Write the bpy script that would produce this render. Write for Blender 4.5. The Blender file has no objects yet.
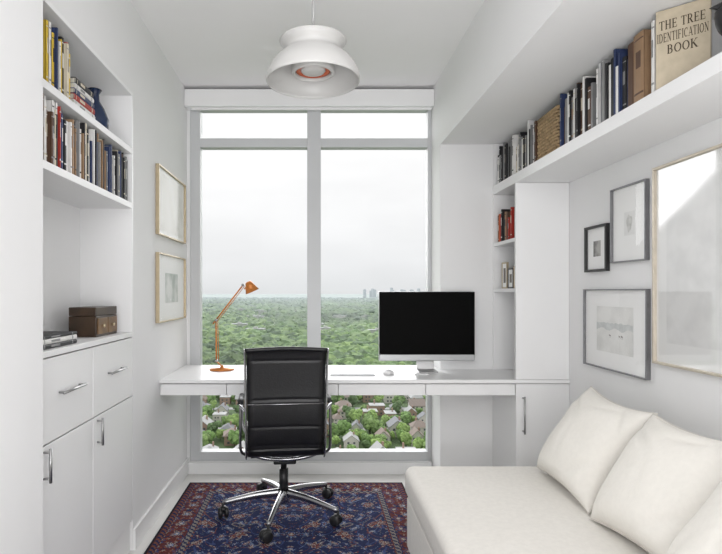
import bpy, bmesh, math, random
import numpy as np
from mathutils import Matrix, Vector, noise
random.seed(7)
U=0.0068; F=530.0; D=F*U; EH=181*U
S=bpy.context.scene
COL=S.collection
def X(u): return u*U
def Y(d): return d*D
def Z(z): return (181+z)*U
XF=[Matrix.Identity(4)]
# ---------------- materials
def mat(name,col,rough=0.5,metal=0.0,spec=0.5,nscale=None,namt=0.06,bump=0.0,bscale=60,coat=0,emis=None,sheen=0):
    m=bpy.data.materials.new(name); m.use_nodes=True
    nt=m.node_tree; b=nt.nodes['Principled BSDF']
    b.inputs['Base Color'].default_value=(*col,1); b.inputs['Roughness'].default_value=rough
    b.inputs['Metallic'].default_value=metal; b.inputs['Specular IOR Level'].default_value=spec
    if coat: b.inputs['Coat Weight'].default_value=coat
    if sheen: b.inputs['Sheen Weight'].default_value=sheen
    tc=nt.nodes.new('ShaderNodeTexCoord')
    if nscale:
        n=nt.nodes.new('ShaderNodeTexNoise'); n.inputs['Scale'].default_value=nscale; n.inputs['Detail'].default_value=4
        nt.links.new(tc.outputs['Object'],n.inputs['Vector'])
        r=nt.nodes.new('ShaderNodeValToRGB')
        r.color_ramp.elements[0].position=0.3; r.color_ramp.elements[1].position=0.7
        r.color_ramp.elements[0].color=(*[max(0,c*(1-namt)) for c in col],1)
        r.color_ramp.elements[1].color=(*[min(1,c*(1+namt)) for c in col],1)
        nt.links.new(n.outputs['Fac'],r.inputs['Fac']); nt.links.new(r.outputs['Color'],b.inputs['Base Color'])
    if bump:
        n=nt.nodes.new('ShaderNodeTexNoise'); n.inputs['Scale'].default_value=bscale; n.inputs['Detail'].default_value=3
        nt.links.new(tc.outputs['Object'],n.inputs['Vector'])
        bp=nt.nodes.new('ShaderNodeBump'); bp.inputs['Strength'].default_value=bump; bp.inputs['Distance'].default_value=0.01
        nt.links.new(n.outputs['Fac'],bp.inputs['Height']); nt.links.new(bp.outputs['Normal'],b.inputs['Normal'])
    if emis:
        b.inputs['Emission Color'].default_value=(*col,1); b.inputs['Emission Strength'].default_value=emis
    return m
def attrmat(name,rough=0.9,attr='Col',spec=0.1,bump=0,bscale=200):
    m=mat(name,(0.5,0.5,0.5),rough,spec=spec,bump=bump,bscale=bscale); nt=m.node_tree
    a=nt.nodes.new('ShaderNodeAttribute'); a.attribute_name=attr
    nt.links.new(a.outputs['Color'],nt.nodes['Principled BSDF'].inputs['Base Color']); return m
M={}
M['wall']=mat('wall_paint',(0.82,0.82,0.82),0.85,spec=0.2,nscale=3,namt=0.01)
M['ceil']=mat('ceiling_paint',(0.88,0.87,0.88),0.9,spec=0.2,nscale=3,namt=0.01)
M['lac']=mat('white_lacquer',(0.84,0.84,0.84),0.4,spec=0.4,nscale=2,namt=0.01)
M['desk']=mat('desk_lacquer',(0.84,0.84,0.84),0.3,spec=0.5,nscale=2,namt=0.01)
M['frame']=mat('window_aluminium',(0.58,0.59,0.60),0.45,spec=0.4,nscale=3,namt=0.02)
M['floor']=mat('pale_floor',(0.70,0.69,0.67),0.35,spec=0.4,nscale=6,namt=0.05)
M['chrome']=mat('chrome',(0.50,0.50,0.51),0.22,metal=1,nscale=5,namt=0.02)
M['polish']=mat('polished_aluminium',(0.38,0.38,0.39),0.24,metal=1,nscale=5,namt=0.02)
M['steel']=mat('brushed_steel',(0.42,0.42,0.42),0.3,metal=1,nscale=30,namt=0.05)
M['dsteel']=mat('dark_steel',(0.22,0.22,0.22),0.3,metal=1,nscale=30,namt=0.05)
M['black']=mat('black_plastic',(0.012,0.012,0.013),0.4,nscale=10,namt=0.1)
M['leather']=mat('black_leather',(0.008,0.008,0.009),0.36,spec=0.45,nscale=40,namt=0.15,bump=0.10,bscale=120)
M['sofa']=mat('sofa_fabric',(0.755,0.73,0.685),0.9,spec=0.15,nscale=60,namt=0.03,bump=0.18,bscale=260)
M['cush']=mat('cushion_fabric',(0.765,0.74,0.69),0.9,spec=0.15,nscale=60,namt=0.02,bump=0.12,bscale=260)
M['seam']=mat('seam_fabric',(0.63,0.60,0.55),0.9,spec=0.15,nscale=120,namt=0.04)
M['orange']=mat('orange_enamel',(0.60,0.21,0.045),0.3,metal=0.3,nscale=8,namt=0.05)
M['copper']=mat('orange_copper',(0.48,0.095,0.035),0.3,nscale=8,namt=0.05)
M['pend']=mat('pendant_enamel',(0.56,0.555,0.54),0.35,nscale=5,namt=0.01)
M['screen']=mat('black_screen',(0.002,0.002,0.002),0.5,spec=0.05,nscale=3)
M['alu']=mat('computer_aluminium',(0.52,0.53,0.54),0.35,metal=0.5,nscale=30,namt=0.02)
M['whitepl']=mat('white_plastic',(0.85,0.85,0.85),0.35,nscale=5,namt=0.01)
M['gold']=mat('gold_frame',(0.52,0.43,0.29),0.35,metal=0.5,nscale=20,namt=0.1)
M['champ']=mat('champagne_frame',(0.58,0.52,0.43),0.35,metal=0.4,nscale=20,namt=0.08)
M['silver']=mat('silver_frame',(0.24,0.24,0.25),0.35,metal=0.6,nscale=20,namt=0.1)
M['blackf']=mat('black_frame',(0.02,0.02,0.02),0.4,nscale=20)
M['mount']=mat('picture_mount',(0.88,0.88,0.87),0.7,nscale=4,namt=0.01)
M['pages']=mat('book_pages',(0.72,0.68,0.58),0.9,nscale=60,namt=0.08)
M['woodbox']=mat('dark_wood',(0.045,0.025,0.013),0.4,nscale=14,namt=0.4)
M['woodfront']=mat('warm_wood',(0.17,0.09,0.035),0.4,nscale=14,namt=0.35)
M['blue']=mat('blue_glaze',(0.015,0.03,0.08),0.2,nscale=8,namt=0.3)
M['wicker']=mat('wicker',(0.34,0.24,0.13),0.8,nscale=60,namt=0.35)
M['wickerd']=mat('wicker_core',(0.06,0.04,0.02),0.9,nscale=60,namt=0.3)
def glassmat(name,f0,rough,p=5):
    m=bpy.data.materials.new(name); m.use_nodes=True; nt=m.node_tree; nt.nodes.clear()
    o=nt.nodes.new('ShaderNodeOutputMaterial'); mx=nt.nodes.new('ShaderNodeMixShader')
    t=nt.nodes.new('ShaderNodeBsdfTransparent'); g=nt.nodes.new('ShaderNodeBsdfGlossy'); g.inputs['Roughness'].default_value=rough
    f=nt.nodes.new('ShaderNodeLayerWeight'); f.inputs['Blend'].default_value=0.5
    pw=nt.nodes.new('ShaderNodeMath'); pw.operation='POWER'; pw.inputs[1].default_value=p
    nt.links.new(f.outputs['Facing'],pw.inputs[0])
    ma=nt.nodes.new('ShaderNodeMath'); ma.operation='MULTIPLY_ADD'; ma.inputs[1].default_value=1-f0; ma.inputs[2].default_value=f0
    nt.links.new(pw.outputs[0],ma.inputs[0])
    nt.links.new(ma.outputs[0],mx.inputs[0]); nt.links.new(t.outputs[0],mx.inputs[1]); nt.links.new(g.outputs[0],mx.inputs[2]); nt.links.new(mx.outputs[0],o.inputs[0])
    return m
M['glass']=glassmat('clear_glass',0.002,0.02)
M['pglass']=glassmat('picture_glass',0.03,0.015,7)
M['pglassl']=glassmat('matte_picture_glass',0.02,0.12,10)
M['pglass2']=glassmat('large_picture_glass',0.16,0.05)
# ---------------- mesh helpers
def finish(name,me,mats,smooth=False,parent=None,bevel=0,label=None,sub=0,bseg=2):
    xs=[v.co for v in me.vertices]
    mn=Vector((min(v.x for v in xs),min(v.y for v in xs),min(v.z for v in xs)))
    mx=Vector((max(v.x for v in xs),max(v.y for v in xs),max(v.z for v in xs)))
    c=Vector(((mn.x+mx.x)/2,(mn.y+mx.y)/2,mn.z))
    me.transform(Matrix.Translation(-c))
    ob=bpy.data.objects.new(name,me); ob.location=c
    if not isinstance(mats,(list,tuple)): mats=[mats]
    for m in mats: me.materials.append(M[m] if isinstance(m,str) else m)
    COL.objects.link(ob)
    if smooth:
        for p in me.polygons: p.use_smooth=True
    if bevel:
        b=ob.modifiers.new('bevel','BEVEL'); b.width=bevel; b.segments=bseg; b.limit_method='ANGLE'; b.angle_limit=math.radians(40)
    if sub:
        s=ob.modifiers.new('sub','SUBSURF'); s.levels=sub; s.render_levels=sub
    if parent: setpar(ob,parent)
    if label: ob['label']=label
    return ob
def wloc(o):
    l=o.location.copy()
    if o.parent: l=l+wloc(o.parent)
    return l
def setpar(ob,parent):
    w=ob.location.copy(); ob.parent=parent; ob.location=w-wloc(parent)
def mk(name,vs,fs,mats,smooth=False,parent=None,bevel=0,label=None,midx=None,sub=0,bseg=2,fix=True):
    me=bpy.data.meshes.new(name); me.from_pydata([XF[-1]@Vector(v) for v in vs],[],fs); me.update()
    if midx:
        for p,i in zip(me.polygons,midx): p.material_index=i
    if fix:
        bm=bmesh.new(); bm.from_mesh(me); bmesh.ops.recalc_face_normals(bm,faces=bm.faces); bm.to_mesh(me); bm.free()
    return finish(name,me,mats,smooth,parent,bevel,label,sub,bseg)
def bx(x0,x1,y0,y1,z0,z1):
    return ([(x0,y0,z0),(x1,y0,z0),(x1,y1,z0),(x0,y1,z0),(x0,y0,z1),(x1,y0,z1),(x1,y1,z1),(x0,y1,z1)],
            [(0,3,2,1),(4,5,6,7),(0,1,5,4),(1,2,6,5),(2,3,7,6),(3,0,4,7)])
def join(parts):
    V=[];Fc=[]
    for v,f in parts:
        n=len(V); V+=list(v); Fc+=[tuple(i+n for i in q) for q in f]
    return V,Fc
def box(name,x0,x1,y0,y1,z0,z1,m,parent=None,bevel=0.0,label=None,bseg=2):
    v,f=bx(x0,x1,y0,y1,z0,z1); return mk(name,v,f,m,parent=parent,bevel=bevel,label=label,bseg=bseg)
def boxes(name,L,m,parent=None,bevel=0,label=None):
    v,f=join([bx(*b) for b in L]); return mk(name,v,f,m,parent=parent,bevel=bevel,label=label)
def lathe(prof,c=(0,0,0),n=40,closed=False,axis='Z'):
    V=[];Fc=[]
    for (r,z) in prof:
        for i in range(n):
            a=2*math.pi*i/n; p=(r*math.cos(a),r*math.sin(a),z)
            if axis=='X': p=(p[2],p[0],p[1])
            if axis=='Y': p=(p[0],p[2],p[1])
            V.append((c[0]+p[0],c[1]+p[1],c[2]+p[2]))
    k=len(prof)
    for j in range(k-1+(1 if closed else 0)):
        for i in range(n):
            a=j*n+i;b=j*n+(i+1)%n;c2=((j+1)%k)*n+(i+1)%n;d=((j+1)%k)*n+i
            Fc.append((a,b,c2,d))
    if not closed:
        if prof[0][0]>1e-5: Fc.append(tuple(range(n)))
        if prof[-1][0]>1e-5: Fc.append(tuple((k-1)*n+i for i in range(n)))
    return V,Fc
def tube(path,r,n=10,closed=False,sq=None):
    P=[Vector(p) for p in path]; V=[];Fc=[]; k=len(P)
    rs=r if isinstance(r,(list,tuple)) else [r]*k
    prev=None
    for i,p in enumerate(P):
        if closed: t=(P[(i+1)%k]-P[i-1]).normalized()
        else: t=(P[min(i+1,k-1)]-P[max(i-1,0)]).normalized()
        if prev is None:
            up=Vector((0,0,1)) if abs(t.z)<0.9 else Vector((1,0,0))
            a=t.cross(up).normalized()
        else: a=(prev-t*prev.dot(t)).normalized()
        prev=a; b=t.cross(a)
        for j in range(n):
            an=2*math.pi*j/n
            ca,sa=math.cos(an),math.sin(an)
            if sq: ca*=sq[0]; sa*=sq[1]
            V.append(tuple(p+(a*ca+b*sa)*rs[i]))
    for i in range(k-1+(1 if closed else 0)):
        for j in range(n):
            Fc.append((i*n+j,i*n+(j+1)%n,((i+1)%k)*n+(j+1)%n,((i+1)%k)*n+j))
    if not closed: Fc.append(tuple(range(n))); Fc.append(tuple((k-1)*n+j for j in range(n)))
    return V,Fc
def spline(pts,n=8):
    P=[Vector(p) for p in pts]; out=[]
    for i in range(len(P)-1):
        p0=P[max(i-1,0)];p1=P[i];p2=P[i+1];p3=P[min(i+2,len(P)-1)]
        for k in range(n):
            t=k/n
            out.append(0.5*((2*p1)+(p2-p0)*t+(2*p0-5*p1+4*p2-p3)*t*t+(3*p1-p0-3*p2+p3)*t**3))
    out.append(P[-1]); return out
def empty(name,loc,label,cat,**kw):
    e=bpy.data.objects.new(name,None); e.location=XF[-1]@Vector(loc); e.empty_display_size=0.05
    COL.objects.link(e); e['label']=label; e['category']=cat
    for k,v in kw.items(): e[k]=v
    return e
def top(ob,label,cat,**kw):
    ob['label']=label; ob['category']=cat
    for k,v in kw.items(): ob[k]=v
    return ob
def struct(ob,label,cat): ob['kind']='structure'; ob['label']=label; ob['category']=cat; return ob

LW=-127; RW=210; CE=201; YB=-0.28
# ================= ROOM
struct(box('floor',X(LW-50),X(RW+10),Y(YB),Y(1.02),-0.05,0,'floor'),'pale smooth floor around the patterned rug','floor')
struct(box('ceiling',X(LW-50),X(RW+10),Y(YB),Y(1.02),Z(CE),Z(CE)+0.1,'ceil'),'plain white painted ceiling','ceiling')
struct(boxes('wall_left',[(X(LW-50),X(-121.4),Y(YB),Y(0.448),0,Z(CE)),
    (X(LW-50),X(LW),Y(0.7005),Y(1.02),0,Z(CE)),
    (X(LW-50),X(LW),Y(0.448),Y(0.7005),Z(139.2),Z(CE)),
    (X(LW-50),X(-165),Y(0.448),Y(0.7005),0,Z(139.2))],'wall'),'white painted wall with a recess for built-in storage','wall')
struct(box('wall_right',X(RW),X(RW+10),Y(YB),Y(1.02),0,Z(CE),'wall'),'white painted wall behind the daybed','wall')
WB=-169
struct(boxes('wall_back',[(X(LW),X(-124),Y(1.0),Y(1.02),0,Z(CE)),(X(124),X(RW),Y(1.0),Y(1.02),0,Z(CE)),
    (X(-124),X(124),Y(1.0),Y(1.02),Z(190),Z(CE)),(X(-124),X(124),Y(1.0),Y(1.02),0,Z(WB))],'wall'),'white window wall with low base','wall')
struct(box('wall_pier',X(117.5),X(RW),Y(0.93),Y(1.0),0,Z(CE),'wall'),'white painted pier beside the window','wall')
struct(box('trim_1',X(117.5),X(RW),Y(YB),Y(0.93),Z(137.2),Z(CE),'wall'),'boxed white ceiling bulkhead above the bookshelf','ceiling beam')
struct(box('baseboard_left',X(LW),X(LW+2),Y(0.7005),Y(1.0),0,Z(-166),'lac',bevel=0.002),'white skirting board below the framed pictures','baseboard')
struct(box('baseboard_back',X(LW+2),X(117),Y(0.993),Y(1.0),0,Z(WB-0.5),'lac',bevel=0.002),'white skirting board under the window','baseboard')
# window
w=empty('window_1',(0,Y(1.01),Z(WB)),'tall grey aluminium window with transom and central mullion','window'); w['kind']='structure'
yf0,yf1=Y(1.0)+0.004,Y(1.0)+0.08
GB=WB+9
boxes('window_frame',[(X(-124),X(-114),yf0,yf1,Z(WB),Z(190)),(X(114),X(124),yf0,yf1,Z(WB),Z(190)),
   (X(-114),X(114),yf0,yf1,Z(WB),Z(GB)),(X(-114),X(114),yf0,yf1,Z(182.6),Z(190)),
   (X(-6),X(6),yf0,yf1,Z(GB),Z(182.6)),(X(-114),X(-6),yf0,yf1,Z(145),Z(154)),(X(6),X(114),yf0,yf1,Z(145),Z(154)),
   (X(-6.8),X(6.8),yf0-0.006,yf0-0.0005,Z(GB),Z(182.6))],'frame',w,0.003)
for a,b in ((-114,-6),(6,114)):
    for c,d in ((GB,145),(154,182.6)):
        box('window_pane',X(a)-0.004,X(b)+0.004,Y(1.0)+0.04,Y(1.0)+0.046,Z(c)-0.004,Z(d)+0.004,'glass',w)
bl=empty('roller_blind',(0,Y(0.985),Z(184)),'white roller blind cassette fixed above the window','blind')
box('cassette',X(LW)+0.002,X(117.3),Y(0.975),Y(0.9995),Z(181.5),Z(198),'lac',bl,0.003)
box('blind_fabric',X(-121),X(116),Y(0.985),Y(0.985)+0.002,Z(179.5),Z(181.5),'wall',bl,label='rolled-up blind hem')

# ================= handles
def handle(parent,p0,p1,nx,ny,off=0.03,r=0.005):
    p0=Vector(p0);p1=Vector(p1);n=Vector((nx,ny,0)); t=(p1-p0).normalized()
    a=p0+n*off; b=p1+n*off
    V,Fc=join([tube([a-t*0.012,b+t*0.012],r),tube([p0,a],r*0.8),tube([p1,b],r*0.8)])
    return mk('handle',V,Fc,'steel',True,parent,label='brushed steel bar handle')
# ================= LEFT BUILT-IN
nb0,nb1=Y(0.449),Y(0.70)
xf=X(LW); xb=X(-164.5)
bc=empty('built_in_cabinet',(X(-145),(nb0+nb1)/2,0),'white built-in cabinet with open bookshelves above drawers and doors','cabinet')
boxes('body',[(xb,xb+0.012,nb0,nb1,0,Z(139)),
  (xb+0.012,xf+0.004,nb1-0.016,nb1,Z(-28),Z(139)),(xb+0.012,xf-0.002,nb0,nb0+0.016,0,Z(139)),
  (xb+0.012,xf+0.004,nb0+0.016,nb1-0.016,Z(136.6),Z(139)),
  (xb+0.012,xf-0.021,nb1-0.016,nb1,0,Z(-31)),
  (xb+0.012,xf-0.03,nb0+0.016,nb1-0.016,0,Z(-159)),
  (xb+0.012,xf-0.012,nb0+0.016,nb1,0,Z(-160))],'lac',bc,0.001)
box('counter',xb+0.012,xf+0.006,nb0+0.016,nb1+0.001,Z(-31),Z(-28),'lac',bc,0.0015)
box('shelf',xb+0.012,xf+0.003,nb0+0.016,nb1-0.016,Z(58),Z(62),'lac',bc,0.0015)
box('shelf',xb+0.012,xf+0.003,nb0+0.016,nb1-0.016,Z(96),Z(100),'lac',bc,0.0015)
ym=Y(0.575)
for (a,b) in ((nb0+0.004,ym-0.002),(ym+0.002,nb1-0.001)):
    dr=box('drawer',xf-0.02,xf,a,b,Z(-72.2),Z(-31.8),'lac',bc,0.0015)
    c=(a+b)/2
    if a<ym-0.1: c+=0.025
    handle(dr,(xf,c-0.075,Z(-50)),(xf,c+0.075,Z(-50)),1,0,0.022)
    dd=box('door',xf-0.02,xf,a,b,Z(-159.5),Z(-73.0),'lac',bc,0.0015)
    yh=Y(0.470) if a<ym-0.1 else Y(0.586)
    handle(dd,(xf,yh,Z(-88)),(xf,yh,Z(-75.5)),1,0,0.022)

# ================= RIGHT TALL BOOKCASE + SHELF
xs=X(166); xr=X(RW)-0.001; yc0,yc1=Y(0.822),Y(0.929)
tb=empty('bookcase',(X(188),(yc0+yc1)/2,Z(-72)),'tall narrow white bookcase with open cubbies standing on the desk','bookcase')
boxes('body',[(xs,xr,yc0,yc0+0.02,Z(-72)+0.001,Z(90)-0.001),(xs,xr,yc1-0.016,yc1,Z(-72)+0.001,Z(90)-0.001),
   (xr-0.012,xr,yc0+0.02,yc1-0.016,Z(-72)+0.001,Z(90)-0.001)],'lac',tb,0.001)
for z in (45,3): box('shelf',xs+0.001,xr-0.012,yc0+0.02,yc1-0.016,Z(z-3),Z(z),'lac',tb,0.001)
ws=empty('wall_shelf',(X(188),Y(0.4),Z(90)),'long white wall-hung bookshelf with upright dividers','shelf')
box('shelf_board',xs,xr,Y(-0.1),yc1,Z(90),Z(98),'lac',ws,0.0015)
for d in (0.925,0.8,0.6,0.505,0.35): box('divider',xs+(0.003 if d>.9 else 0.035),xr,Y(d)-0.006,Y(d)+0.006,Z(98),Z(137),'lac',ws,0.001)
box('back_panel',xr-0.008,xr,Y(-0.1),yc1,Z(98)+0.001,Z(137)-0.001,'lac',ws)
# base cabinet
b2=empty('base_cabinet',(X(188),(yc0+yc1)/2,0),'white low cabinet with one door under the desk end','cabinet')
box('body',xs,xr,yc0+0.018,yc1,0.0,Z(-75.2),'lac',b2,0.001)
dd=box('door',xs,xr,yc0-0.002,yc0+0.017,0.06,Z(-75.6),'lac',b2,0.0015)
handle(dd,(X(171.5),yc0-0.002,Z(-114)),(X(171.5),yc0-0.002,Z(-87)),0,-1)
# ================= DESK
dk=empty('desk',(0,Y(0.9),Z(-85)),'long white built-in desk with slim drawers spanning below the window','desk')
V,Fc=join([bx(X(LW)+0.001,X(117),Y(0.82),Y(0.985),Z(-75),Z(-72)),bx(X(117),xr,Y(0.82),Y(0.9292),Z(-75),Z(-72))])
mk('desktop',V,Fc,'desk',parent=dk,bevel=0.001)
box('body',X(LW)+0.001,xs-0.001,Y(0.845),Y(0.9292),Z(-85),Z(-75)-0.0005,'lac',dk)
xsx=[LW+0.3,-72,20,92,165.6]
for a,b in zip(xsx[:-1],xsx[1:]):
    box('drawer',X(a)+0.0015,X(b)-0.0015,Y(0.823),Y(0.845)-0.0005,Z(-85),Z(-75.9),'lac',dk,0.001)

# ================= PENDANT
px,py,pz=X(-0.5),Y(0.55),Z(116)
pl=empty('pendant_lamp',(px,py,pz),'pale grey enamel pendant lamp with flared top and orange inside','lamp')
k=U*0.55*1.0
def prof(P): return [(r*k,z*k) for r,z in P]
outer=[(46.5,-1),(47,0),(47,2),(45.5,8),(42.5,14),(38,20),(33,24.5),(29,27.5),(27,29.5),(27.5,32),(30,35),(33.5,39)]
inner=[(33,39.6),(29.2,35.6),(26.4,32.5),(25.8,29.5),(28,26.5),(32,23.5),(37,19),(41.4,13.2),(44.4,7.6),(45.9,2),(45.9,-1)]
V,Fc=lathe(prof(outer+inner),(px,py,pz),64,True); mk('shade',V,Fc,'pend',True,pl)
V,Fc=lathe(prof([(0.01,40.5),(8,40.5),(32.6,38.8),(32.4,38),(0.01,38)]),(px,py,pz),48); mk('top_plate',V,Fc,'pend',True,pl)
V,Fc=lathe(prof([(11,30),(16,27),(20,20),(21.5,14),(21.5,8),(19.5,6.5),(17.8,7.5),(18.2,10),(18,14),(16,20),(11,28)]),(px,py,pz),40,True); mk('inner_reflector',V,Fc,'pend',True,pl)
V,Fc=lathe(prof([(17.6,10),(16,9.2),(13.5,9.5),(11,13),(12,18),(15,18),(17.4,14)]),(px,py,pz),40,True); mk('ring',V,Fc,'copper',True,pl,label='orange lacquered ring')
V,Fc=lathe(prof([(0.01,7),(6,7.5),(11,8.6),(13,11),(9,18),(6,22),(5,29)]),(px,py,pz),28); mk('bulb',V,Fc,'pend',True,pl)
V,Fc=tube([(px,py,pz+40*k),(px,py,Z(CE)-0.02)],0.004); mk('cord',V,Fc,'steel',True,pl)
V,Fc=lathe([(0.05,Z(CE)-0.001-pz),(0.05,Z(CE)-0.02-pz),(0.01,Z(CE)-0.03-pz)],(px,py,pz),30); mk('ceiling_rose',V,Fc,'pend',True,pl)

# ================= RUG
rx0,rx1,ry0,ry1=X(-117),X(83),Y(0.28),Y(0.943)
cell=0.0042; nx=int((rx1-rx0)/cell); ny=int((ry1-ry0)/cell)
RX0,RY0=np.meshgrid((np.arange(nx)+.5)*cell,(np.arange(ny)+.5)*cell)
Wd=rx1-rx0; Ld=ry1-ry0
navy=np.array((0.010,0.017,0.068));red=np.array((0.135,0.026,0.024));cream=np.array((0.46,0.41,0.35));lblue=np.array((0.14,0.20,0.34));rust=np.array((0.19,0.060,0.038));dk_=np.array((0.012,0.012,0.02)); mid=np.array((0.03,0.05,0.16))
C=np.zeros((ny,nx,3)); C[:]=navy
dist=np.minimum(np.minimum(RX0,Wd-RX0),np.minimum(RY0,Ld-RY0))
SX=np.abs(RX0-Wd/2)
WX=SX+0.020*np.sin(RY0*19+1.0)+0.010*np.sin(RY0*47+SX*31)
WY=RY0+0.022*np.sin(SX*23+0.5)+0.010*np.sin(SX*51+RY0*29)
RX,RY=WX,WY
def tile(mask,p,q,ox,oy,R,pet,cols,alt=True,st=1.0,ph=0,var=0.0):
    i=np.floor((RX-ox)/p); u=(RX-ox)-(i+.5)*p
    vv=RY-oy+(q/2*(i%2) if alt else 0); j=np.floor(vv/q); v=(vv-(j+.5)*q)*st
    hsh=np.mod(np.sin(i*12.9898+j*78.233+p*91)*43758.5453,1.0)
    Rr=R*(1-var+2*var*hsh)
    r=np.hypot(u,v)/Rr; a=np.arctan2(v,u)+ph+var*6*hsh; e=1+0.28*np.cos(pet*a)
    for lim,c in cols:
        C[(r<lim*e)&mask]=c
BW=0.19
field=dist>BW
for f1,f2,f3,c_,w_ in ((29,19,2.1,rust*0.9,0.045),(21,13,2.6,cream*0.42,0.03),(37,25,1.6,mid,0.10),(17,31,1.8,lblue*0.8,0.035)):
    vn=np.abs(np.sin(RX*f1+f3*np.sin(RY*f2))+0.8*np.cos(RY*f1*0.9+f3*np.sin(RX*f2)))
    C[field&(vn<w_)]=c_
tile(field,0.17,0.23,0.02,0.05,0.031,7,[(1.0,cream*0.75),(0.86,red),(0.62,rust),(0.46,navy),(0.34,cream*0.8),(0.18,red)],st=0.85,ph=0.3,var=0.18)
tile(field,0.17,0.23,0.105,0.05,0.025,6,[(1.0,lblue),(0.8,navy),(0.62,rust),(0.4,cream*0.8),(0.2,navy)],var=0.25)
tile(field,0.085,0.115,0.04,0.02,0.012,5,[(1.0,lblue),(0.7,mid),(0.4,cream*0.8)],ph=0.5,var=0.3)
tile(field,0.061,0.083,0.02,0.05,0.0075,4,[(1.0,red),(0.45,cream*0.8)],var=0.35)
tile(field,0.047,0.057,0.015,0.012,0.005,3,[(1.0,cream*0.5)],var=0.4)
RX,RY=RX0+0.006*np.sin(RY0*40),RY0+0.006*np.sin(RX0*40)
b=dist<=BW; C[b]=red*0.75
main=(dist>0.05)&(dist<0.15)
sv=np.abs(np.sin(RX*46)*1.0+np.sin(RY*46)); C[main&(sv<0.24)]=navy
sv=np.abs(np.sin(RX*70+1)*np.sin(RY*70)); C[main&(sv<0.05)]=rust*1.2
tile(main,0.12,0.12,0.04,0.04,0.031,8,[(1.0,navy),(0.85,rust),(0.66,cream*0.75),(0.52,navy),(0.38,lblue),(0.2,cream)],False)
tile(main,0.12,0.12,0.04+0.06,0.04+0.06,0.025,6,[(1.0,mid),(0.76,rust),(0.55,navy),(0.35,cream*0.8)],False)
tile(main,0.04,0.04,0.024,0.03,0.006,4,[(1.0,cream*0.6),(0.5,navy)],False,var=0.2)
for a,bb,c1,c2 in ((0.0,0.012,dk_,dk_),(0.016,0.042,navy,rust*0.9),(0.156,0.180,cream*0.45,navy),(0.045,0.05,cream*0.45,navy),(0.15,0.155,navy,navy),(0.182,0.19,rust*0.9,navy)):
    m=(dist>=a)&(dist<bb); C[m]=c1
    s=(np.sin(RX0*350/2)*np.sin(RY0*350/2)+0.6*np.sin((RX0+RY0)*175))>0.1; C[m&s]=c2
rr=np.random.RandomState(3); C*= (0.78+0.44*rr.rand(ny,nx,1))
C=C*0.9+0.10*C.mean(axis=2,keepdims=True)+0.003
gx=np.linspace(rx0,rx1,nx+1); gy=np.linspace(ry0,ry1,ny+1)
GX,GY=np.meshgrid(gx,gy)
n0=(nx+1)*(ny+1)
co=np.stack([GX.ravel(),GY.ravel(),np.full(n0,0.010)],1)
ii,jj=np.meshgrid(np.arange(nx),np.arange(ny)); base=(jj*(nx+1)+ii).ravel()
q=np.stack([base,base+1,base+nx+2,base+nx+1],1)
verts=co.tolist(); faces=q.tolist()
k0=len(verts); verts+=[(rx0,ry0,0.001),(rx1,ry0,0.001),(rx1,ry1,0.001),(rx0,ry1,0.001),(rx0,ry0,0.010),(rx1,ry0,0.010),(rx1,ry1,0.010),(rx0,ry1,0.010)]
faces+=[[k0,k0+1,k0+5,k0+4],[k0+1,k0+2,k0+6,k0+5],[k0+2,k0+3,k0+7,k0+6],[k0+3,k0,k0+4,k0+7],[k0,k0+3,k0+2,k0+1]]
me=bpy.data.meshes.new('rug'); me.from_pydata(verts,[],faces); me.update()
ca=me.color_attributes.new('Col','FLOAT_COLOR','CORNER')
fc=np.ones((len(faces),4,4),dtype=np.float32); fc[:nx*ny,:,:3]=C.reshape(-1,1,3); fc[nx*ny:,:,:3]=(0.03,0.02,0.02)
ca.data.foreach_set('color',fc.ravel())
rug=finish('rug',me,attrmat('rug_wool',0.95,bump=0.3,bscale=300)); top(rug,'navy and red floral patterned wool rug on the floor','rug')

# ================= SOFA
sx0,sx1,sy0,sy1=X(61.5),X(209),Y(0.06),Y(0.686)
so=empty('daybed',((sx0+sx1)/2,(sy0+sy1)/2,0),'off-white upholstered daybed against the wall','sofa')
def rbox(name,x0,x1,y0,y1,z0,z1,m,parent,bev,label=None):
    o=box(name,x0,x1,y0,y1,z0,z1,m,parent,bev,label,bseg=6)
    for p in o.data.polygons: p.use_smooth=True
    return o
rbox('base',sx0+0.012,sx1,sy0,sy1-0.012,0.05,Z(-139),'sofa',so,0.012)
rbox('mattress',sx0,sx1,sy0-0.005,sy1,Z(-138.5),Z(-118),'sofa',so,0.040)
for zz in (Z(-137.5),):
    V,Fc=tube([(sx0+0.012,sy0+0.03,zz),(sx0+0.012,sy1-0.06,zz),(sx0+0.03,sy1-0.02,zz),(sx0+0.06,sy1-0.011,zz),(sx1-0.03,sy1-0.011,zz)],0.004,8); mk('piping',V,Fc,'seam',True,so)
for fx in (sx0+0.08,sx1-0.08):
    for fy in (sy0+0.1,sy1-0.1): 
        V,Fc=lathe([(0.022,0.0105),(0.03,0.05)],(fx,fy,0),16); mk('foot',V,Fc,'black',True,so)
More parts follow.
